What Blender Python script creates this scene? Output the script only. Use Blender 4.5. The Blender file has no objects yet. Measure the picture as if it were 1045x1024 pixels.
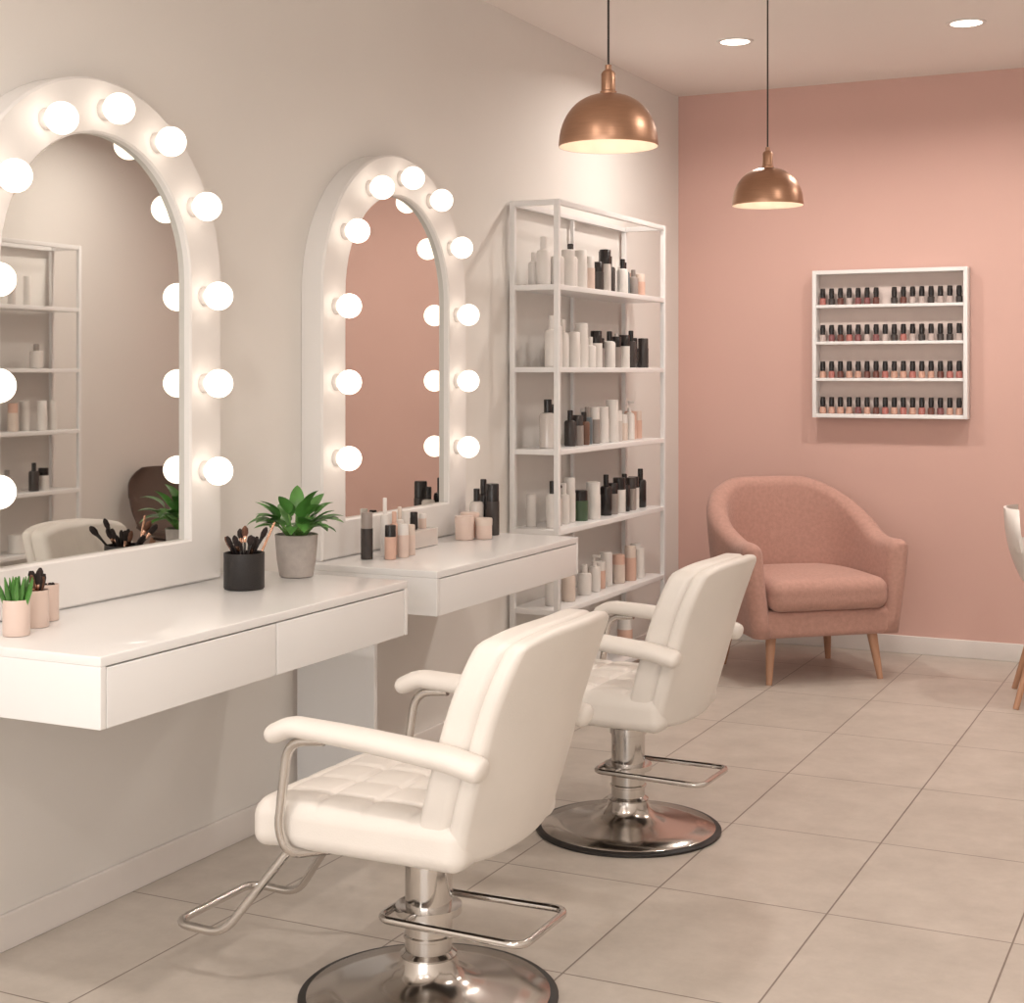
import bpy, bmesh, math, random
from mathutils import Vector, Matrix
random.seed(7)
sc=bpy.context.scene
sc.view_settings.view_transform='Standard'
sc.view_settings.look='None'
sc.view_settings.exposure=0.0

# ------------------------------------------------------------------ materials
def s2l(c):
    return tuple(((v/255)/12.92 if v/255<=.04045 else ((v/255+.055)/1.055)**2.4) for v in c)
def mat(name,col,rough=.5,metal=0,scale=20,var=.04,bump=0,bscale=None,coat=0,emit=None,estr=0,trans=0,sheen=0,spec=None,stretch=None):
    m=bpy.data.materials.new(name); m.use_nodes=True
    nt=m.node_tree; b=nt.nodes['Principled BSDF']
    L=s2l(col)
    tc=nt.nodes.new('ShaderNodeTexCoord'); mp=nt.nodes.new('ShaderNodeMapping')
    nt.links.new(tc.outputs['Object'],mp.inputs['Vector'])
    if stretch: mp.inputs['Scale'].default_value=stretch
    n=nt.nodes.new('ShaderNodeTexNoise'); n.inputs['Scale'].default_value=scale; n.inputs['Detail'].default_value=4
    nt.links.new(mp.outputs[0],n.inputs['Vector'])
    r=nt.nodes.new('ShaderNodeValToRGB')
    r.color_ramp.elements[0].position=.3; r.color_ramp.elements[1].position=.7
    r.color_ramp.elements[0].color=(*[max(0,v*(1-var)) for v in L],1)
    r.color_ramp.elements[1].color=(*[min(1,v*(1+var)) for v in L],1)
    nt.links.new(n.outputs['Fac'],r.inputs['Fac']); nt.links.new(r.outputs['Color'],b.inputs['Base Color'])
    b.inputs['Roughness'].default_value=rough; b.inputs['Metallic'].default_value=metal
    b.inputs['Coat Weight'].default_value=coat
    b.inputs['Transmission Weight'].default_value=trans
    b.inputs['Sheen Weight'].default_value=sheen
    if spec is not None: b.inputs['Specular IOR Level'].default_value=spec
    if emit: b.inputs['Emission Color'].default_value=(*s2l(emit),1); b.inputs['Emission Strength'].default_value=estr
    if bump:
        n2=nt.nodes.new('ShaderNodeTexNoise'); n2.inputs['Scale'].default_value=bscale or scale*5; n2.inputs['Detail'].default_value=3
        nt.links.new(mp.outputs[0],n2.inputs['Vector'])
        bp=nt.nodes.new('ShaderNodeBump'); bp.inputs['Strength'].default_value=bump; bp.inputs['Distance'].default_value=.003
        nt.links.new(n2.outputs['Fac'],bp.inputs['Height']); nt.links.new(bp.outputs[0],b.inputs['Normal'])
    return m

M={}
M['wall']=mat('painted_wall_cream',(227,223,218),.75,scale=1.5,var=.015,bump=.08,bscale=220)
M['pink']=mat('painted_wall_pink',(212,174,163),.75,scale=1.5,var=.02,bump=.08,bscale=220)
M['ceil']=mat('ceiling_paint',(238,231,225),.85,scale=1.5,var=.01)
M['trim']=mat('trim_paint',(226,220,215),.45,var=.01)
M['white']=mat('white_lacquer',(233,232,231),.28,scale=3,var=.01,coat=.2)
M['gap_shade']=mat('painted_gap_shade',(120,112,106),.8)  # dark strip below the slab: shade of the joint put into the colour
M['frame']=mat('mirror_frame_white',(230,227,224),.35,scale=3,var=.01)
M['mirror']=mat('mirror_glass',(218,218,214),.015,1,scale=2,var=.005)
M['bulb']=mat('frosted_bulb',(255,245,235),.3,emit=(255,240,224),estr=2.3)
M['socket']=mat('bulb_socket',(215,208,203),.4)
M['leather']=mat('cream_leather',(226,220,213),.42,scale=8,var=.02,bump=.15,bscale=260)
M['chrome']=mat('chrome',(205,201,197),.13,1,scale=4,var=.03)
M['chromed']=mat('chrome_dome',(196,190,184),.17,1,scale=4,var=.04)
M['rubber']=mat('black_rubber',(28,24,22),.5)
M['dark']=mat('dark_steel',(60,54,50),.4,.6)
M['copper']=mat('brushed_copper',(176,138,114),.36,1,scale=18,var=.06,stretch=(1,1,14))
M['shadein']=mat('shade_inner_cream',(232,216,200),.6)
M['lamp']=mat('lamp_bulb_warm',(255,240,220),.4,emit=(255,228,200),estr=1.6)
M['down']=mat('downlight_lens',(255,245,235),.4,emit=(255,242,228),estr=4)
M['cord']=mat('black_cord',(40,32,28),.6)
M['fabric']=mat('rose_boucle_fabric',(184,142,129),.9,scale=60,var=.08,bump=.6,bscale=330,sheen=.15)
M['wood']=mat('oak_leg',(186,142,114),.45,scale=12,var=.12,stretch=(1,1,.15))
M['shell']=mat('white_shell',(224,218,212),.4,var=.01)
M['brown']=mat('brown_leather',(92,76,68),.5,var=.05)
M['pot']=mat('grey_ceramic_pot',(172,163,157),.7,scale=40,var=.08,bump=.2)
M['soil']=mat('soil',(60,44,34),.95,scale=80,var=.3,bump=.5)
M['leaf']=mat('leaf_green',(78,130,58),.38,scale=14,var=.28)
M['stem']=mat('stem_green',(96,140,66),.5)
M['black']=mat('black_plastic',(30,26,26),.3,var=.02)
M['cupblk']=mat('black_mesh_cup',(34,30,29),.45,scale=60,var=.1,bump=.4)
M['bristle']=mat('brush_bristle',(38,28,26),.9,scale=90,var=.3)
M['bristle2']=mat('brush_bristle_tan',(100,66,50),.9,scale=90,var=.3)
M['ferrule']=mat('rose_gold_ferrule',(220,176,152),.25,1)
M['b_white']=mat('bottle_white',(226,221,216),.35,var=.01)
M['b_cream']=mat('bottle_cream',(218,202,190),.35,var=.02)
M['b_black']=mat('bottle_black',(34,29,29),.25,var=.02)
M['b_dark']=mat('bottle_smoke',(64,58,56),.25,var=.05)
M['b_grey']=mat('bottle_grey',(150,140,134),.35,var=.02)
M['b_peach']=mat('bottle_peach',(216,178,160),.4,var=.03)
M['b_blush']=mat('bottle_blush',(220,198,186),.35,var=.02)
M['b_amber']=mat('bottle_amber',(104,74,60),.2,var=.05)
M['b_green']=mat('bottle_green',(70,92,68),.3,var=.05)
M['b_teal']=mat('bottle_bluegrey',(96,108,114),.3,var=.05)
M['b_glass']=mat('bottle_clear',(206,198,192),.1,var=.02,spec=.8)
M['n1']=mat('polish_rose',(176,112,104),.2); M['n2']=mat('polish_nude',(200,158,140),.2)
M['n3']=mat('polish_mauve',(132,84,84),.2); M['n4']=mat('polish_brown',(110,70,62),.2); M['n5']=mat('polish_pale',(190,174,168),.2)
M['rackback']=mat('rack_back_panel',(220,204,197),.6,var=.01)

# floor tiles
def floor_mat():
    m=bpy.data.materials.new('stone_floor_tiles'); m.use_nodes=True; nt=m.node_tree; b=nt.nodes['Principled BSDF']
    tc=nt.nodes.new('ShaderNodeTexCoord'); mp=nt.nodes.new('ShaderNodeMapping')
    mp.inputs['Location'].default_value=(-1.28+.46*20,-3.86+.65*20,0)
    nt.links.new(tc.outputs['Object'],mp.inputs['Vector'])
    br=nt.nodes.new('ShaderNodeTexBrick'); br.offset=0; br.squash=1
    br.inputs['Scale'].default_value=1; br.inputs['Brick Width'].default_value=.46; br.inputs['Row Height'].default_value=.65
    br.inputs['Mortar Size'].default_value=.0028; br.inputs['Mortar Smooth'].default_value=.3
    br.inputs['Color1'].default_value=(*s2l((200,191,181)),1); br.inputs['Color2'].default_value=(*s2l((194,185,175)),1)
    br.inputs['Mortar'].default_value=(*s2l((132,120,110)),1)
    nt.links.new(mp.outputs[0],br.inputs['Vector'])
    n=nt.nodes.new('ShaderNodeTexNoise'); n.inputs['Scale'].default_value=5; n.inputs['Detail'].default_value=9; n.inputs['Roughness'].default_value=.72
    nt.links.new(tc.outputs['Object'],n.inputs['Vector'])
    rp=nt.nodes.new('ShaderNodeValToRGB'); rp.color_ramp.elements[0].position=.3; rp.color_ramp.elements[1].position=.72
    rp.color_ramp.elements[0].color=(.80,.79,.78,1); rp.color_ramp.elements[1].color=(1.05,1.05,1.05,1)
    nt.links.new(n.outputs['Fac'],rp.inputs['Fac'])
    mx=nt.nodes.new('ShaderNodeMix'); mx.data_type='RGBA'; mx.blend_type='MULTIPLY'; mx.inputs['Factor'].default_value=1
    nt.links.new(br.outputs['Color'],mx.inputs['A']); nt.links.new(rp.outputs['Color'],mx.inputs['B'])
    nt.links.new(mx.outputs['Result'],b.inputs['Base Color'])
    b.inputs['Roughness'].default_value=.36
    bp=nt.nodes.new('ShaderNodeBump'); bp.invert=True; bp.inputs['Strength'].default_value=.4; bp.inputs['Distance'].default_value=.002
    nt.links.new(br.outputs['Fac'],bp.inputs['Height']); nt.links.new(bp.outputs[0],b.inputs['Normal'])
    return m
M['floor']=floor_mat()

# ------------------------------------------------------------------ mesh accumulator
class Acc:
    def __init__(s): s.v=[];s.f=[];s.mi=[];s.mats=[]
    def m(s,k):
        if k not in s.mats: s.mats.append(k)
        return s.mats.index(k)
    def add(s,vs,fs,k,T=None):
        o=len(s.v); i=s.m(k)
        for p in vs:
            p=Vector(p); s.v.append(T@p if T else p)
        for f in fs: s.f.append([a+o for a in f]); s.mi.append(i)
    def box(s,x0,x1,y0,y1,z0,z1,k,r=0,T=None,n=2,fn=None,flat=1):
        hx,hy,hz=(x1-x0)/2,(y1-y0)/2,(z1-z0)/2; c=Vector(((x0+x1)/2,(y0+y1)/2,(z0+z1)/2))
        s.rbox(hx,hy,hz,max(r,1e-5),k,c,T,n if r else 0,fn,flat)
    def rbox(s,hx,hy,hz,r,k,c=Vector((0,0,0)),T=None,n=4,fn=None,flat=1):
        r=min(r,hx,hy,hz)
        def axis(h):
            if n==0: return [-h,h] if flat==1 else [-h+2*h*i/flat for i in range(flat+1)]
            a=[h-r+r*math.tan(math.radians(45*i/n)) for i in range(n+1)]
            i0=h-r
            mid=[-i0+2*i0*i/flat for i in range(flat+1)] if i0>1e-6 else [0]
            return sorted(set([round(q,6) for q in [-q for q in a]+mid+a]))
        A=[axis(hx),axis(hy),axis(hz)]; H=(hx,hy,hz)
        idx={}; vs=[]; fs=[]
        def V(p):
            kk=tuple(round(q,6) for q in p)
            if kk not in idx:
                q=Vector(p)
                if n:
                    inn=Vector([max(-(H[i]-r),min(H[i]-r,q[i])) for i in range(3)])
                    d=q-inn
                    if d.length>1e-9: q=inn+d.normalized()*r
                if fn: q=fn(q)
                idx[kk]=len(vs); vs.append(q+c)
            return idx[kk]
        for ax in range(3):
            b,d=(ax+1)%3,(ax+2)%3
            for sg in (-1,1):
                for i in range(len(A[b])-1):
                    for j in range(len(A[d])-1):
                        q=[]
                        for (ii,jj) in ((i,j),(i+1,j),(i+1,j+1),(i,j+1)):
                            p=[0,0,0]; p[ax]=sg*H[ax]; p[b]=A[b][ii]; p[d]=A[d][jj]; q.append(V(p))
                        if sg<0: q.reverse()
                        fs.append(q)
        s.add(vs,fs,k,T)
    def lathe(s,prof,k,loc=(0,0,0),T=None,n=32):
        vs=[];fs=[]
        for (r,z) in prof:
            for i in range(n):
                a=2*math.pi*i/n; vs.append(Vector((loc[0]+r*math.cos(a),loc[1]+r*math.sin(a),loc[2]+z)))
        for j in range(len(prof)-1):
            for i in range(n):
                fs.append([j*n+i,j*n+(i+1)%n,(j+1)*n+(i+1)%n,(j+1)*n+i])
        if prof[0][0]>1e-6: fs.append(list(range(n))[::-1])
        if prof[-1][0]>1e-6: fs.append([(len(prof)-1)*n+i for i in range(n)])
        s.add(vs,fs,k,T)
    def tube(s,pts,r,k,n=12,closed=False,sx=1,sy=1,T=None,cap=True):
        pts=[Vector(p) for p in pts]; N=len(pts)
        R=r if isinstance(r,(list,tuple)) else [r]*N
        tans=[]
        for i in range(N):
            a=pts[(i-1)%N] if closed or i>0 else pts[i]; b=pts[(i+1)%N] if closed or i<N-1 else pts[i]
            tans.append((b-a).normalized())
        up=Vector((0,0,1)) if abs(tans[0].z)<.9 else Vector((0,1,0))
        u=tans[0].cross(up).normalized(); vs=[];fs=[]
        for i in range(N):
            t=tans[i]; u=(u-t*u.dot(t)).normalized(); w=t.cross(u)
            for j in range(n):
                a=2*math.pi*j/n; vs.append(pts[i]+(u*math.cos(a)*sx+w*math.sin(a)*sy)*R[i])
        for i in range(N if closed else N-1):
            for j in range(n):
                i2=(i+1)%N; fs.append([i*n+j,i*n+(j+1)%n,i2*n+(j+1)%n,i2*n+j])
        if not closed and cap:
            fs.append(list(range(n))[::-1]); fs.append([(N-1)*n+j for j in range(n)])
        s.add(vs,fs,k,T)
    def obj(s,name,parent=None,loc=(0,0,0),rot=0,sharp=38):
        me=bpy.data.meshes.new(name); me.from_pydata([tuple(p) for p in s.v],[],s.f)
        for k in s.mats: me.materials.append(M[k])
        for p,i in zip(me.polygons,s.mi): p.material_index=i; p.use_smooth=True
        bm=bmesh.new(); bm.from_mesh(me); bmesh.ops.recalc_face_normals(bm,faces=bm.faces); bm.to_mesh(me); bm.free()
        try: me.set_sharp_from_angle(angle=math.radians(sharp))
        except Exception: pass
        o=bpy.data.objects.new(name,me); sc.collection.objects.link(o)
        o.location=loc; o.rotation_euler=(0,0,rot)
        if parent: o.parent=parent
        return o
def empty(name,loc=(0,0,0),rot=0,scale=1):
    e=bpy.data.objects.new(name,None); e.empty_display_size=.1; sc.collection.objects.link(e)
    e.location=loc; e.rotation_euler=(0,0,rot); e.scale=(scale,)*3; return e
def fillet(pts,rad,closed=False,n=7):
    P=[Vector(p) for p in pts]; N=len(P); out=[]
    for i in range(N):
        if not closed and i in (0,N-1): out.append(P[i]); continue
        a,b,c=P[(i-1)%N],P[i],P[(i+1)%N]
        d1=(a-b);d2=(c-b); rr=min(rad,d1.length*.49,d2.length*.49)
        p0=b+d1.normalized()*rr;p2=b+d2.normalized()*rr
        for j in range(n+1):
            t=j/n; out.append(p0*(1-t)**2+b*2*t*(1-t)+p2*t*t)
    return out
def light(name,typ,loc,energy,col=(255,245,236),size=.1,rot=(0,0,0),**kw):
    l=bpy.data.lights.new(name,typ); l.energy=energy; l.color=s2l(col)
    if typ=='AREA': l.shape='DISK'; l.size=size
    else: l.shadow_soft_size=size
    for k,v in kw.items(): setattr(l,k,v)
    o=bpy.data.objects.new(name,l); o.location=loc; o.rotation_euler=rot; sc.collection.objects.link(o); return o

# ------------------------------------------------------------------ room
D=7.631; H=2.879; XR=3.42; YB=-1.6
def simple(name,x0,x1,y0,y1,z0,z1,k,r=0):
    a=Acc(); a.box(x0,x1,y0,y1,z0,z1,k,r); return a.obj(name)
simple('floor',-.1,XR+.1,YB-.1,D+.1,-.1,0,'floor')
simple('ceiling',-.1,XR+.1,YB-.1,D+.1,H,H+.1,'ceil')
simple('wall_left',-.1,0,YB-.1,D+.1,0,H,'wall')
simple('wall_far',0,XR,D,D+.1,0,H,'pink')
simple('wall_right',XR,XR+.1,YB-.1,D+.1,0,H,'wall')
# rear wall with an unseen opening, added to let in fill light
a=Acc(); wx0,wx1,wz0,wz1=.25,3.15,.15,2.7
a.box(0,wx0,YB-.1,YB,0,H,'wall'); a.box(wx1,XR,YB-.1,YB,0,H,'wall')
a.box(wx0,wx1,YB-.1,YB,0,wz0,'wall'); a.box(wx0,wx1,YB-.1,YB,wz1,H,'wall'); a.obj('wall_rear')
a=Acc()
for x in (wx0,(wx0+wx1)/2-.02,wx1-.04): a.box(x,x+.04,YB-.08,YB-.02,wz0,wz1,'white')
for z in (wz0,wz1-.04): a.box(wx0,wx1,YB-.08,YB-.02,z,z+.04,'white')
a.obj('fill_window_1')  # bars of the unseen opening added for fill
simple('baseboard_left',0,.014,YB,D,0,.088,'trim',.003)
simple('baseboard_far',.014,XR-.014,D-.014,D,0,.088,'trim',.003)
simple('baseboard_right',XR-.014,XR,YB,D-.014,0,.088,'trim',.003)

# ------------------------------------------------------------------ lit arched mirrors
def arch(hw,zb,R,zs,x,n=28):
    p=[(x,-hw,zb),(x,-hw,zs)]
    for i in range(1,n): 
        a=math.pi-math.pi*i/n; p.append((x,R*math.cos(a),zs+R*math.sin(a)))
    p+=[(x,hw,zs),(x,hw,zb)]
    return p
def vanity_mirror(y,z0):
    e=empty('vanity_mirror',(0,y,z0)); zs=1.66-z0
    a=Acc()
    L=[arch(.495,0,.495,zs,.001),arch(.495,0,.495,zs,.074),arch(.489,.006,.489,zs,.08),
       arch(.359,.118,.359,zs,.08),arch(.354,.123,.354,zs,.075),arch(.354,.123,.354,zs,.055)]
    n=len(L[0]); vs=[p for l in L for p in l]; fs=[]
    for j in range(len(L)-1):
        for i in range(n):
            i2=(i+1)%n; fs.append([j*n+i,j*n+i2,(j+1)*n+i2,(j+1)*n+i])
    fs.append(list(range(n)))
    a.add(vs,fs,'frame'); a.obj('frame',e,sharp=30)
    a=Acc(); l=arch(.354,.123,.354,zs,.058); a.add(l,[list(range(len(l)))],'mirror'); a.obj('mirror_glass',e)
    a=Acc(); b=Acc()
    pos=[(s*.415,z-z0) for s in (-1,1) for z in (1.126,1.371,1.616)]
    pos+=[(.415*math.cos(math.radians(t)),zs+.415*math.sin(math.radians(t))) for t in (29,60,90,120,151)]
    for (py,pz) in pos:
        T=Matrix.Translation((.08,py,pz))@Matrix.Rotation(math.radians(90),4,'Y')
        b.lathe([(.027,-.001),(.027,.006),(.022,.014)],'socket',T=T,n=20)
        prof=[(.020,.012)]+[(.040*math.sin(math.radians(t)),.050-.040*math.cos(math.radians(t))) for t in range(30,181,10)]
        a.lathe(prof,'bulb',T=T,n=24)
    a.obj('bulbs',e); b.obj('bulb_sockets',e)
vanity_mirror(3.017,.8146); vanity_mirror(4.533,.801)

# ------------------------------------------------------------------ floating counters
def counter(y0,y1,d,z,t,splits,panel):
    e=empty('vanity_counter',(0,y0,0)); w=y1-y0
    a=Acc(); a.box(.001,d,0,w,z-.022,z,'white',.003); a.obj('top_slab',e)
    a=Acc(); a.box(.001,d-.014,.002,w-.002,z-t+.004,z-.026,'white',.002); a.box(.001,d-.018,.01,w-.01,z-.027,z-.021,'gap_shade')
    a.box(.001,d,.0,.018,z-t,z-.0215,'white',.002); a.box(.001,d,w-.018,w,z-t,z-.0215,'white',.002); a.obj('cabinet_body',e)
    a=Acc(); ys=[.018]+[s-y0 for s in splits]+[w-.018]
    for i in range(len(ys)-1): a.box(d-.016,d,ys[i]+.002,ys[i+1]-.002,z-t,z-.025,'white',.002)
    a.obj('drawer_fronts',e)
    if panel:
        a=Acc(); a.box(.016,.30,.0,.02,.0,z-t,'white',.002); a.obj('support_panel',e)
    return e
counter(2.425,3.70,.585,.8136,.152,[3.057],False)
counter(3.99,5.07,.52,.80,.136,[],True)

# ------------------------------------------------------------------ salon chairs
def salon_chair(x,y,rot,scl=1):
    e=empty('salon_chair',(x,y,0),rot,scl)
    a=Acc()
    a.lathe([(.288,0),(.292,.003),(.292,.008),(.286,.013),(.274,.014)],'rubber',n=64)
    a.lathe([(.274,.0135),(.272,.016),(.2,.026),(.13,.038),(.085,.054),(.068,.074),(.062,.1)],'chromed',n=64); a.obj('base_disc',e,sharp=50)
    a=Acc()
    a.lathe([(.062,.09),(.064,.1),(.058,.104),(.053,.108),(.053,.135),(.057,.137),(.057,.143),(.053,.146),(.053,.302),(.058,.304),(.058,.324),(.05,.327),(.034,.329),(.034,.348),(.07,.350),(.07,.356)],'chrome',n=40)
    a.obj('hydraulic_column',e)
    a=Acc(); a.box(-.17,.15,-.11,.11,.350,.368,'dark',.004); a.box(-.2,.18,-.19,.19,.362,.38,'dark',.004)
    a.obj('seat_plate',e)
    # seat
    def sf(p):
        z=p.z
        gx=min(abs(p.x-.02+.115*k) for k in (-2,-1,0,1,2)); gy=min(abs(p.y-.115*k) for k in (-1.5,-.5,.5,1.5))
        top=max(0,min(1,(z-.02)/.02))
        edge=max(0,1-(abs(p.x)/.27)**6)*max(0,1-(abs(p.y)/.25)**6)
        g=.0075*math.exp(-(gx/.007)**2)+.0075*math.exp(-(gy/.007)**2)
        puff=.004*abs(math.sin(math.pi*(p.x-.02)/.115))**.6*abs(math.cos(math.pi*p.y/.115))**.6
        z+=top*(.010*edge-min(g,.009)*edge+puff*edge)
        z-=.012*max(0,(-p.x-.18)/.09)**2
        return Vector((p.x,p.y,z))
    a=Acc(); a.rbox(.262,.25,.053,.036,'leather',Vector((-.050,0,.42)),n=5,fn=sf,flat=88); a.obj('seat',e,sharp=180)
    # back
    def bf(off):
        def f(p):
            x,y,z=p.x+off,p.y,p.z
            ty=y/.25; tz=z/.25
            if tz>0: z*=1-.10*abs(ty)**3.6
            else: z*=1-.07*abs(ty)**3.2
            if tz>.3: y*=1-.08*((tz-.3)/.7)**2.6
            if tz<-.2: y*=1-.07*((-tz-.2)/.8)**2
            if off<0 and p.x<-.01:
                g=min(abs(p.y-.1*k) for k in (-1.5,-.5,.5,1.5)); 
                x+=.006*math.exp(-(g/.010)**2)*max(0,1-abs(tz)**4)-.010*max(0,1-ty**4)*max(0,1-tz**4)
            x+=(z+.25)*.28 -.034*ty*ty + .02*max(0,tz)**2
            return Vector((x,y,z))
        return f
    a=Acc(); a.rbox(.040,.25,.252,.024,'leather',Vector((.170,0,.622)),n=5,fn=bf(-.020),flat=36)
    a.obj('back_cushion',e,sharp=180)
    a=Acc(); a.rbox(.022,.250,.252,.017,'leather',Vector((.170,0,.622)),n=5,fn=bf(.036),flat=24)
    a.obj('back_shell',e,sharp=180)
    for i,s in enumerate((-1,1)):
        a=Acc()
        core=fillet([(.262,s*.270,.602),(.20,s*.274,.618),(-.02,s*.280,.640),(-.18,s*.278,.648),(-.222,s*.276,.628)],.07,n=6)
        pts=[];R=[]
        t0=(core[0]-core[1]).normalized(); t1=(core[-1]-core[-2]).normalized()
        for an in (85,65,45,25): pts.append(core[0]+t0*.018*math.sin(math.radians(an))); R.append(.034*math.cos(math.radians(an))**.7)
        for q in core: pts.append(q); R.append(.027+.007*max(0,min(1,(q.x+.23)/.45)))
        for an in (25,45,65,85): pts.append(core[-1]+t1*.02*math.sin(math.radians(an))); R.append(.027*math.cos(math.radians(an))**.7)
        a.tube(pts,R,'leather',n=20,sx=1.1,sy=.80); a.obj('armrest_pad_%d'%(i+1),e,sharp=180)
        a=Acc(); a.tube(fillet([(-.10,s*.276,.623),(-.19,s*.276,.614),(-.218,s*.272,.42),(-.20,s*.26,.366),(-.12,s*.15,.360)],.05),.0105,'chrome',n=14)
        a.obj('armrest_tube_%d'%(i+1),e,sharp=60)
    a=Acc()
    a.tube(fillet([(-.14,-.10,.357),(-.27,-.12,.350),(-.44,-.17,.125),(-.575,-.17,.13),(-.575,.13,.13),(-.44,.13,.125),(-.27,.09,.350),(-.14,.08,.357)],.045),.010,'chrome',n=12)
    a.obj('footrest',e,sharp=60)
    a=Acc(); a.tube(fillet([(-.07,-.11,.20),(.29,-.12,.20),(.29,.12,.20),(-.07,.11,.20)],.04,True),.0085,'chrome',n=12,closed=True)
    a.lathe([(.06,.19),(.075,.192),(.075,.208),(.06,.21)],'chrome',n=32); a.tube([(0,-.115,.2),(0,-.05,.2)],.008,'chrome'); a.tube([(0,.115,.2),(0,.05,.2)],.008,'chrome')
    a.obj('column_foot_ring',e,sharp=60)
salon_chair(1.062,2.960,0); salon_chair(1.011,4.315,math.radians(-2),.975)

# ------------------------------------------------------------------ barrel armchair
def barrel_armchair(x,y,rot,scale):
    e=empty('barrel_armchair',(x,y,0),rot,scale)
    a=Acc(); path=[]
    hw,dp=.365,.36; yf=-.27
    N=22
    for i in range(N+1):
        t=i/N; path.append(Vector((-hw-.0+.012*math.sin(t*3.14),yf+(0.02-yf)*t)))
    for i in range(1,60):
        th=math.pi-math.pi*i/60; c,s=math.cos(th),math.sin(th)
        path.append(Vector((hw*math.copysign(abs(c)**.86,c),.02+(dp-.02)*s**.86)))
    for i in range(N+1):
        t=1-i/N; path.append(Vector((hw,yf+(0.02-yf)*t)))
    S=[0]
    for i in range(1,len(path)): S.append(S[-1]+(path[i]-path[i-1]).length)
    tot=S[-1]; rings=[]
    def ring(p,nrm,zt,t):
        z0=.225; pts=[]; 
        prof=[]
        hh=zt-z0; r=t/2
        for k in range(7): prof.append((r*(.80+.2*k/6),z0+(hh-r)*k/6))
        for k in range(1,8): 
            an=math.pi*k/8; prof.append((r*math.cos(an),zt-r+r*math.sin(an)))
        for k in range(7): prof.append((-r*(1-.0*k/6),zt-r-(hh-r)*k/6))
        for (o,z) in prof:
            q=(z-z0)/.65; fl=.055*math.sin(min(1,q)*1.6)-.03
            pts.append(Vector((p.x+nrm.x*(o+fl),p.y+nrm.y*(o+fl),z)))
        return pts
    def zt(s):
        u=abs(2*s/tot-1); u=max(0,min(1,(u-.16)/.74)); sm=u*u*(3-2*u); return .935-.265*sm
    T=.105
    for i,p in enumerate(path):
        a0=path[max(0,i-1)];b0=path[min(len(path)-1,i+1)]; tg=(b0-a0).normalized(); nr=Vector((-tg.y,tg.x))
        if i==0:
            for an in (80,60,40,20): rings.append(ring(p-tg*(T*.5*math.sin(math.radians(an))),nr,zt(0)-.03*(1-math.cos(math.radians(an))),T*math.cos(math.radians(an))))
        rings.append(ring(p,nr,zt(S[i]),T))
        if i==len(path)-1:
            for an in (20,40,60,80): rings.append(ring(p+tg*(T*.5*math.sin(math.radians(an))),nr,zt(tot)-.03*(1-math.cos(math.radians(an))),T*math.cos(math.radians(an))))
    n=len(rings[0]); vs=[v for r in rings for v in r]; fs=[]
    for j in range(len(rings)-1):
        for i in range(n): fs.append([j*n+i,j*n+(i+1)%n,(j+1)*n+(i+1)%n,(j+1)*n+i])
    fs.append(list(range(n))); fs.append([(len(rings)-1)*n+i for i in range(n)])
    a.add(vs,fs,'fabric'); a.obj('barrel_shell',e,sharp=180)
    def basef(p):
        f=1
        if p.y>0: f=math.sqrt(max(.05,1-(p.y/.42)**2*.75))
        return Vector((p.x*f,p.y,p.z))
    a=Acc(); a.rbox(.345,.31,.065,.03,'fabric',Vector((0,.0,.285)),n=4,fn=basef,flat=16); a.obj('seat_base',e,sharp=180)
    def cf(p):
        q=basef(p); q.z+=.022*max(0,1-(p.x/.33)**2)*max(0,1-(p.y/.3)**2)*(1 if p.z>0 else 0); return q
    a=Acc(); a.rbox(.305,.32,.075,.055,'fabric',Vector((0,-.03,.42)),n=6,fn=cf,flat=16); a.obj('seat_cushion',e,sharp=180)
    a=Acc()
    for (sx,sy) in ((-1,-1),(1,-1),(-1,1),(1,1)):
        a.tube([(sx*.262,sy*.232,.235),(sx*.29,sy*.27,.0)],[.026,.014],'wood',n=16)
    a.obj('legs',e,sharp=50)
barrel_armchair(.842,6.95,math.radians(41),.955)

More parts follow.
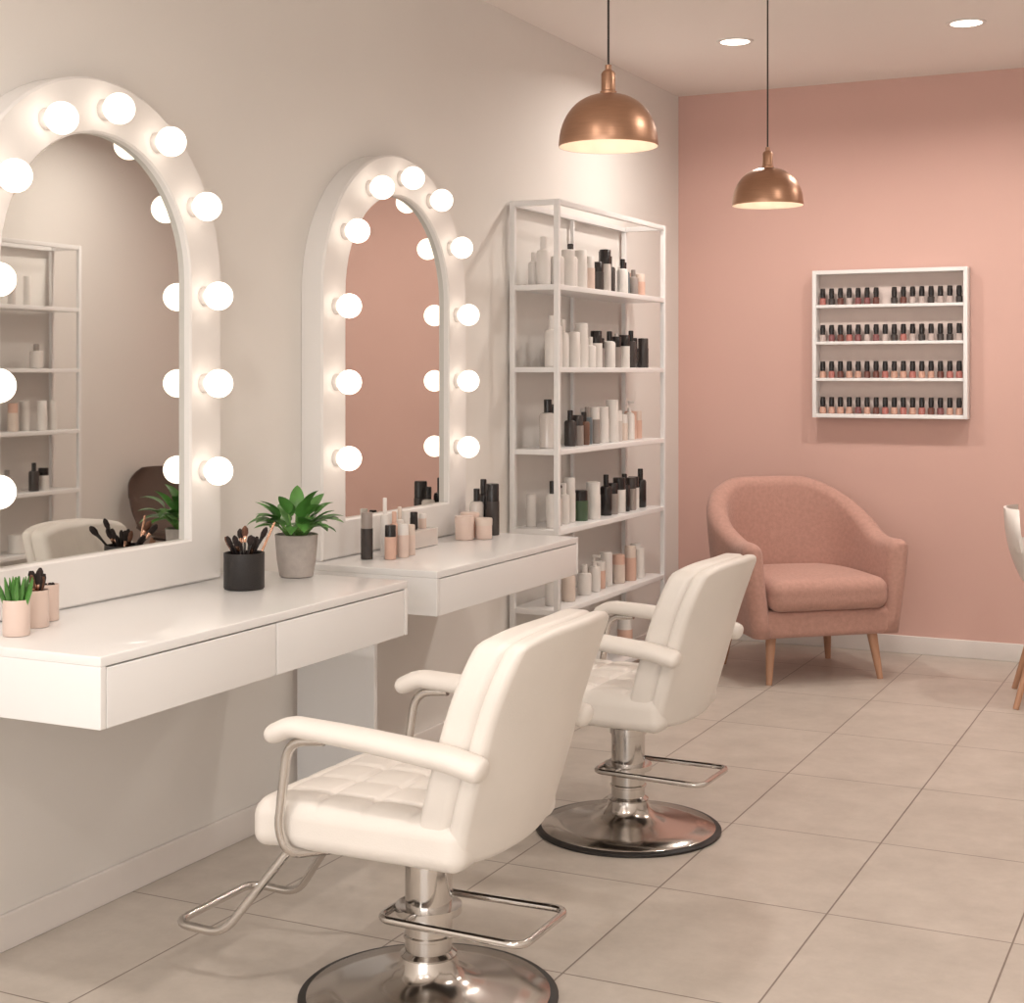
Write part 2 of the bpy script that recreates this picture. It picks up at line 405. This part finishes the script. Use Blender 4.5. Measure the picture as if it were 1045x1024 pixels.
# ------------------------------------------------------------------ shell dining chairs
def shell_chair(name,x,y,rot,k,h=.86):
    e=empty(name,(x,y,0),rot)
    a=Acc(); nu,nv=28,20; vs=[];fs=[]
    def P(u,v,o):
        L=u
        if L<.45: px=.22-.40*(L/.45); pz=.45-.02*math.sin(L/.45*3.14)
        else:
            q=(L-.45)/.55; px=-.18-.11*q-.03*math.sin(q*3.14); pz=.45+(h-.45)*q
            an=max(0,1-q*5); px+=.03*an; 
        wd=.23+.02*math.sin(u*3.14)
        if u>.85: wd*=math.sqrt(max(.15,1-((u-.85)/.15)**2*.6))
        if u<.08: wd*=.85+.15*(u/.08)
        curl=abs(v)**3
        return Vector((px+.05*curl*(1 if u>.4 else 0),v*wd,pz+(.06*curl*(1-max(0,u-.4)) if u<.75 else .0)-o))
    for o in (0,.012):
        for i in range(nu+1):
            for j in range(nv+1):
                u=i/nu;v=-1+2*j/nv; p=P(u,v,0)
                if o: 
                    dz=Vector((-.012 if u>.45 else -.004,0,-.012 if u<.5 else -.002)); p=p+dz
                vs.append(p)
    W=nv+1; B=(nu+1)*W
    for i in range(nu):
        for j in range(nv):
            q=[i*W+j,(i+1)*W+j,(i+1)*W+j+1,i*W+j+1]; fs.append(q); fs.append([B+t for t in q][::-1])
    for i in range(nu):
        for j in (0,nv): fs.append([i*W+j,(i+1)*W+j,B+(i+1)*W+j,B+i*W+j])
    for j in range(nv):
        for i in (0,nu): fs.append([i*W+j,i*W+j+1,B+i*W+j+1,B+i*W+j])
    a.add(vs,fs,k); a.obj('shell_seat',e,sharp=60)
    a=Acc()
    for sx in (-1,1):
        for sy in (-1,1): a.tube([(sx*.13-.01,sy*.13,.425),(sx*.235-.02,sy*.22,.0)],[.017,.012],'wood',n=14)
    a.box(-.15,.13,-.14,.14,.415,.43,'dark',.003)
    a.obj('legs',e,sharp=50)
shell_chair('dining_chair',2.085,6.80,math.radians(8),'shell',.825)
shell_chair('brown_dining_chair',3.02,7.16,math.radians(200),'brown',.84)

# ------------------------------------------------------------------ bottles
def bottle(a,x,y,z,r,h,body,cap,kind=0,n=18):
    if kind==0:
        bh=h*.74
        a.lathe([(r*.9,0),(r,.004),(r,bh*.9),(r*.85,bh*.97),(r*.42,bh)],body,(x,y,z),n=n)
        a.lathe([(r*.45,bh-.001),(r*.45,h),(r*.38,h+.002)],cap,(x,y,z),n=n)
    elif kind==1:
        bh=h*.66
        a.lathe([(r*.95,0),(r,.003),(r,bh)],body,(x,y,z),n=n)
        a.lathe([(r*.94,bh),(r*.94,h-.003),(r*.86,h)],cap,(x,y,z),n=n)
    elif kind==2:
        bh=h*.68
        a.lathe([(r*.9,0),(r,.004),(r,bh*.9),(r*.8,bh),(r*.35,bh+.004),(r*.35,h*.8),(r*.14,h*.8),(r*.14,h*.95)],body,(x,y,z),n=n)
        a.lathe([(r*.38,bh+.003),(r*.38,h*.82)],cap,(x,y,z),n=n)
        a.box(x-r*.25,x+r*1.0,y-r*.22,y+r*.22,z+h*.93,z+h,cap,.002)
    else:
        a.lathe([(r*.92,0),(r,.004),(r,h*.66)],body,(x,y,z),n=n)
        a.lathe([(r*1.04,h*.66),(r*1.04,h-.004),(r,h)],cap,(x,y,z),n=n)

W_,C_,K_,S_,G_,P_,U_,A_,E_,T_,Q_='b_white','b_cream','b_black','b_dark','b_grey','b_peach','b_blush','b_amber','b_green','b_teal','b_glass'
ROWS={
 1.76:[(.05,W_,W_,0,.030,.20),(.10,W_,W_,0,.028,.17),(.20,W_,W_,1,.03,.16),(.27,W_,S_,0,.030,.19),(.34,W_,W_,1,.028,.17),(.42,U_,W_,1,.026,.15),(.48,S_,K_,1,.028,.13),(.54,Q_,K_,1,.027,.19),(.60,W_,K_,1,.026,.19),(.66,S_,K_,0,.027,.17),(.71,W_,K_,0,.026,.16),(.77,T_,K_,0,.026,.15),(.83,G_,G_,0,.024,.12),(.88,P_,P_,1,.024,.11),(.94,P_,C_,1,.024,.11)],
 1.425:[(.05,W_,W_,0,.032,.21),(.11,W_,W_,1,.03,.17),(.19,W_,W_,0,.028,.20),(.26,W_,W_,1,.028,.15),(.32,W_,W_,1,.03,.19),(.38,W_,W_,0,.026,.13),(.44,W_,K_,1,.027,.16),(.51,G_,K_,1,.030,.13),(.57,W_,K_,0,.027,.16),(.63,G_,K_,1,.026,.14),(.69,W_,K_,1,.026,.12),(.75,W_,K_,1,.026,.15),(.81,S_,K_,0,.026,.17),(.87,K_,K_,1,.026,.14),(.94,S_,S_,1,.026,.14)],
 1.09:[(.06,Q_,K_,0,.036,.20),(.12,W_,K_,1,.032,.18),(.24,S_,K_,0,.026,.15),(.29,G_,S_,1,.026,.13),(.35,A_,K_,0,.026,.14),(.41,T_,G_,0,.024,.16),(.47,G_,W_,1,.026,.16),(.54,W_,W_,1,.030,.16),(.61,W_,W_,1,.030,.19),(.68,Q_,W_,1,.028,.14),(.75,C_,W_,1,.028,.12),(.82,W_,W_,2,.024,.18),(.88,P_,P_,1,.03,.13),(.94,P_,C_,1,.028,.13)],
 .765:[(.05,W_,K_,0,.028,.19),(.11,Q_,K_,2,.028,.17),(.19,W_,W_,0,.026,.17),(.26,W_,W_,1,.026,.19),(.33,E_,K_,1,.034,.13),(.41,W_,W_,1,.032,.16),(.49,W_,K_,1,.026,.15),(.55,K_,K_,0,.027,.18),(.61,G_,K_,1,.026,.14),(.67,W_,K_,1,.03,.16),(.74,K_,K_,0,.027,.17),(.80,G_,S_,1,.026,.15),(.86,W_,K_,1,.027,.15),(.93,K_,K_,0,.028,.18)],
 .44:[(.08,W_,W_,1,.03,.14),(.2,C_,W_,0,.03,.15),(.36,W_,W_,0,.03,.13),(.46,W_,W_,2,.028,.16),(.54,P_,W_,1,.03,.12),(.62,W_,W_,1,.03,.15),(.7,C_,P_,1,.03,.13),(.79,P_,C_,1,.028,.16),(.87,W_,W_,1,.03,.14),(.94,C_,W_,1,.028,.15)],
 .115:[(.1,W_,W_,3,.045,.09),(.25,C_,W_,1,.035,.15),(.5,W_,K_,3,.05,.1),(.75,P_,W_,1,.035,.16)],
}
ROWS2={1.76:[(.25,W_,W_,1,.02,.16),(.35,Q_,Q_,1,.02,.13)],1.425:[(.2,Q_,G_,0,.035,.13),(.7,W_,W_,1,.03,.1)],1.09:[(.10,W_,W_,1,.028,.16),(.17,W_,W_,1,.028,.16),(.24,W_,W_,1,.028,.16),(.33,C_,P_,1,.028,.15),(.8,W_,W_,1,.028,.16)],
 .765:[(.15,W_,K_,1,.03,.12),(.22,S_,K_,0,.028,.15),(.35,Q_,G_,0,.03,.12)],.44:[(.3,W_,W_,3,.05,.1)],.115:[]}
def shelf_unit(x,y,rot,seed,rows,extra):
    rnd=random.Random(seed)
    e=empty('display_shelf',(x,y,0),rot); w,d,h=1.26,.22,2.104
    a=Acc(); p=.022
    for yy in (0,w-p):
        for xx in (.0,d-p): a.box(xx,xx+p,yy,yy+p,0,h,'white',.002)
        a.box(p,d-p,yy,yy+p,h-p,h,'white',.002)
    a.box(0,p*.7,w/2-.008,w/2+.008,0,h,'white',.002)
    for xx in (0,d-p): a.box(xx,xx+p,p,w-p,h-p,h,'white',.002)
    for z in rows: a.box(.004,d-.002,.004,w-.004,z-.022,z,'white',.002)
    a.obj('shelf_frame',e)
    a=Acc()
    for z,row in rows.items():
        for (f,b,c,k,r,hh) in row:
            bottle(a,.125+rnd.uniform(-.02,.03),.03+f*(w-.06),z+.0005,r,hh*1.0,b,c,k)
        if z>.2 and extra:
            for q in range(3):
                f=rnd.uniform(.06,.94); bottle(a,.05,.03+f*(w-.06),z+.0005,.022,rnd.uniform(.1,.16),rnd.choice([W_,C_,W_,G_,W_]),rnd.choice([W_,W_,W_]),rnd.choice([0,1]))
    a.obj('cosmetic_bottles',e)
shelf_unit(.012,5.537,0,1,ROWS,True)
shelf_unit(XR-.016,6.46,math.pi,5,ROWS2,False)

# ------------------------------------------------------------------ nail polish rack
e=empty('nail_polish_rack',(.746,D,1.175)); w,h,dd=.765,.745,.085
a=Acc()
a.box(0,w,-.012,-.001,0,h,'rackback')
t=.02
for x in (0,w-t): a.box(x,x+t,-dd,-.001,0,h,'white',.002)
for z in (0,h-t): a.box(t,w-t,-dd,-.001,z,z+t,'white',.002)
lv=[.0,.185,.37,.555]
for z in lv[1:]: a.box(t,w-t,-dd+.004,-.005,z,z+.016,'white',.002)
a.obj('rack_frame',e)
a=Acc(); rnd=random.Random(3)
for ri,z in enumerate(lv):
    zb=z+(.0205 if ri==0 else .0165); n=16
    for i in range(n):
        if ri==3 and i in (7,): continue
        x=.045+i*(w-.09)/(n-1)
        k=rnd.choice(['n1','n2','n3','n4','n2','n1'] if ri<2 else ['n3','n4','n5','b_dark','n1','n5'])
        a.lathe([(.014,0),(.0165,.003),(.0165,.030),(.009,.036)],k,(x,-.045,zb),n=12)
        a.lathe([(.0125,.035),(.0140,.06),(.012,.082),(.010,.084)],'b_black',(x,-.045,zb),n=12)
a.obj('nail_polish_bottles',e)

# ------------------------------------------------------------------ pendants & downlights
def pendant(x,y,zr,sc_):
    e=empty('pendant_lamp',(x,y,zr),0,sc_); R=.153; HH=(H-zr)/sc_
    a=Acc(); prof=[]
    prof=[(R,0),(R+.001,.004)]+[(R*math.cos(math.radians(t))**.85,.006+.158*math.sin(math.radians(t))) for t in range(4,83,6)]
    prof+=[(.026,.163),(.026,.17),(.022,.173),(.022,.225),(.018,.232),(.010,.238),(.010,.252),(.004,.254)]
    a.lathe(prof,'copper',n=64); a.f=[f for f in a.f if len(f)==4]; a.mi=a.mi[:len(a.f)]
    a.obj('shade',e,sharp=40)
    a=Acc(); prof=[(R-.001,.0005)]+[((R-.005)*math.cos(math.radians(t))**.85,.002+.152*math.sin(math.radians(t))) for t in range(4,90,6)]+[(.0,.154)]
    a.lathe(prof,'shadein',n=64); a.f=[f for f in a.f if len(f)==4]; a.mi=a.mi[:len(a.f)]
    a.obj('shade_lining',e,sharp=180)
    a=Acc(); a.lathe([(.0001,.045)]+[(.034*math.sin(math.radians(t)),.079-.034*math.cos(math.radians(t))) for t in range(20,160,14)]+[(.015,.13)],'lamp',n=24); a.obj('bulb',e)
    a=Acc(); a.tube([(0,0,.25),(0,0,HH-.01)],.0035,'cord',n=10); a.lathe([(.045,HH-.022),(.05,HH-.001)],'copper',n=32); a.obj('cord_and_canopy',e)
    l=light('pendant_glow','POINT',(0,0,.03),.55,col=(255,234,214),size=.03); l.parent=e
pendant(1.191,3.712,2.002,.862); pendant(1.12,5.456,2.024,.86)
for (x,y) in ((.68,6.46),(1.665,6.54),(2.75,6.5),(.95,1.6),(2.3,1.6),(2.6,4.2),(.95,-.4),(2.4,-.4)):  # first pair is visible; the rest are unseen, added as ceiling fill
    e=empty('seen_or_fill_downlight',(x,y,H))
    a=Acc(); a.lathe([(.064,-.002),(.066,-.006),(.08,-.006),(.083,-.0005)],'trim',n=48); a.f=[f for f in a.f if len(f)==4]; a.mi=a.mi[:len(a.f)]; a.obj('trim_ring',e)
    a=Acc(); a.lathe([(.065,-.004),(.065,-.001)],'down',n=48); a.obj('lens',e)
    l=light('seen_or_fill_beam','AREA',(0,0,-.012),14,size=.12); l.data.spread=math.radians(160); l.parent=e

# ------------------------------------------------------------------ potted plant
def plant(x,y,z):
    e=empty('potted_plant',(x,y,z),0,.93)
    a=Acc(); a.lathe([(.048,0),(.052,.003),(.060,.05),(.066,.125),(.067,.130),(.062,.132),(.060,.118),(.0,.116)],'pot',n=40); a.obj('pot',e)
    a=Acc(); a.lathe([(.060,.112),(.03,.117),(.0,.119)],'soil',n=24); a.obj('soil',e)
    a=Acc(); rnd=random.Random(11)
    def leaf(base,az,el,L,w,droop):
        vs=[];fs=[]; n=9; p=Vector(base); e_=el
        side=Vector((-math.sin(az),math.cos(az),0))
        for i in range(n+1):
            t=i/n; d=Vector((math.cos(az)*math.cos(e_),math.sin(az)*math.cos(e_),math.sin(e_)))
            if i: p=p+d*(L/n)
            e_-=droop/n
            wd=w*(math.sin(math.pi*min(1,t**.75))**.8 if 0<t<1 else .02)
            up=side.cross(d)*-1
            for s in (-1,-.5,0,.5,1): vs.append(p+side*s*wd+up*(-abs(s)*-.25*wd))
        for i in range(n):
            for j in range(4): fs.append([i*5+j,i*5+j+1,(i+1)*5+j+1,(i+1)*5+j])
        a.add(vs,fs,'leaf')
    for i in range(46):
        az=i*2.39996+rnd.uniform(-.3,.3); q=i/45
        el=math.radians(80-66*q+rnd.uniform(-8,8)); sl=rnd.uniform(.035,.095)
        b=Vector((math.cos(az)*.02,math.sin(az)*.02,.116))
        d=Vector((math.cos(az)*math.cos(max(el,.8)),math.sin(az)*math.cos(max(el,.8)),math.sin(max(el,.8))))
        m=b+d*sl
        a.tube([b,(b+m)/2+Vector((0,0,.004)),m],[.0028,.0024,.0018],'stem',n=6)
        leaf(m,az,el,rnd.uniform(.07,.10),rnd.uniform(.020,.028),rnd.uniform(.5,1.2))
    a.obj('foliage',e,sharp=180)
plant(.255,3.632,.8146)

# ------------------------------------------------------------------ brush cups
def brushes(a,x,y,z,r,h,n,rnd,tall=.1):
    for i in range(n):
        az=i*2.4+rnd.uniform(-.4,.4); rr=(.35+.6*rnd.random())*r
        top=Vector((x+rr*math.cos(az),y+rr*math.sin(az),z+h)); bot=Vector((x-rr*.5*math.cos(az),y-rr*.5*math.sin(az),z+.012))
        d=(top-bot).normalized(); L=(top-bot).length+tall*rnd.uniform(.35,1)
        hd=rnd.uniform(.006,.010)
        p1=bot+d*(L-.050); p2=bot+d*(L-.032); p3=bot+d*L
        a.tube([bot,p1],.0035,'black',n=8); a.tube([p1,p2],[.004,.0055],rnd.choice(['ferrule','black']),n=10)
        a.tube([p2,p2.lerp(p3,.35),p2.lerp(p3,.75),p3],[.0055,hd,hd*.9,.003],rnd.choice(['bristle','bristle','bristle','bristle2']),n=10)
def cup(a,x,y,z,r,h,k):
    a.lathe([(r*.96,0),(r,.003),(r,h),(r*.93,h),(r*.92,.006),(0,.006)],k,(x,y,z),n=32)
a=Acc(); rnd=random.Random(4)
cup(a,0,0,0,.055,.098,'cupblk'); brushes(a,0,0,0,.05,.095,12,rnd,.085)
a.tube([(-.01,.03,.01),(.02,.115,.17)],.0035,'ferrule',n=8)
a.obj('makeup_brush_cup',loc=(.265,3.365,.8146))
a=Acc(); cup(a,0,0,0,.028,.085,'b_blush'); brushes(a,0,0,0,.020,.085,9,rnd,.05); a.obj('makeup_brush_cup',loc=(.20,2.650,.8146))
a=Acc(); cup(a,0,0,0,.022,.085,'b_blush'); brushes(a,0,0,0,.014,.085,4,rnd,.005); a.obj('makeup_brush_cup',loc=(.16,2.735,.8146))
a=Acc(); cup(a,0,0,0,.030,.08,'b_blush')
for i in range(22):
    az=i*2.4; q=i/21
    p=Vector((math.cos(az)*.018*q,math.sin(az)*.018*q,.05)); d=Vector((math.cos(az)*q*.35,math.sin(az)*q*.35,1)).normalized()
    a.tube([p,p+d*.05,p+d*.08],[.005,.006,.001],'leaf',n=6)
a.obj('succulent_in_cup',loc=(.24,2.545,.8146))

# counter 2 cosmetics
z=.801
a=Acc()
for (x,y,r,h,b,c,k) in ((.17,4.16,.020,.15,S_,G_,1),(.24,4.19,.019,.11,P_,K_,1),(.19,4.24,.015,.19,W_,W_,0),(.25,4.255,.019,.11,U_,W_,1),(.19,4.30,.017,.14,P_,P_,0),(.24,4.315,.019,.10,U_,C_,1),(.17,4.37,.015,.15,W_,C_,0)):
    bottle(a,x,y,z,r,h,b,c,k)
a.obj('makeup_bottle_set')
a=Acc()
for (x,y,r,h,b,c,k) in ((.19,4.80,.034,.085,U_,U_,3),(.17,4.88,.034,.09,P_,U_,3),(.24,4.855,.03,.075,U_,C_,3),(.16,4.955,.026,.17,Q_,K_,0),(.21,4.985,.026,.19,S_,K_,1),(.15,5.03,.026,.20,K_,K_,0)):
    bottle(a,x,y,z,r,h,b,c,k)
a.obj('cosmetic_jar_set')
a=Acc()
a.box(.10,.18,4.42,4.62,z,z+.06,'b_glass',.003); a.obj('acrylic_organizer')
a=Acc()
for i,(b,c,hh) in enumerate(((W_,W_,.07),(K_,K_,.06),(U_,W_,.05))): bottle(a,.14,4.46+.06*i,z+.0605,.014,hh,b,c,1)
a.obj('lipstick_tubes')

# ------------------------------------------------------------------ world + portal
w=bpy.data.worlds.new('World'); sc.world=w; w.use_nodes=True
bg=w.node_tree.nodes['Background']; bg.inputs['Color'].default_value=(*s2l((253,250,248)),1); bg.inputs['Strength'].default_value=3.7
pl=bpy.data.lights.new('fill_window_portal','AREA'); pl.shape='RECTANGLE'; pl.size=wx1-wx0; pl.size_y=wz1-wz0; pl.cycles.is_portal=True  # samples world light through the added opening
po=bpy.data.objects.new('fill_window_portal',pl); po.location=((wx0+wx1)/2,YB-.09,(wz0+wz1)/2); po.rotation_euler=(math.radians(90),0,0); sc.collection.objects.link(po)

# ------------------------------------------------------------------ camera
cam=bpy.data.cameras.new('Camera'); co=bpy.data.objects.new('Camera',cam); sc.collection.objects.link(co); sc.camera=co
co.location=(2.7017,0,1.4); co.rotation_euler=(math.radians(90),0,.4505)
cam.sensor_fit='HORIZONTAL'; cam.sensor_width=36; cam.lens=1535.1*36/1045
cam.shift_y=-(512-381)/1045; cam.clip_start=.05
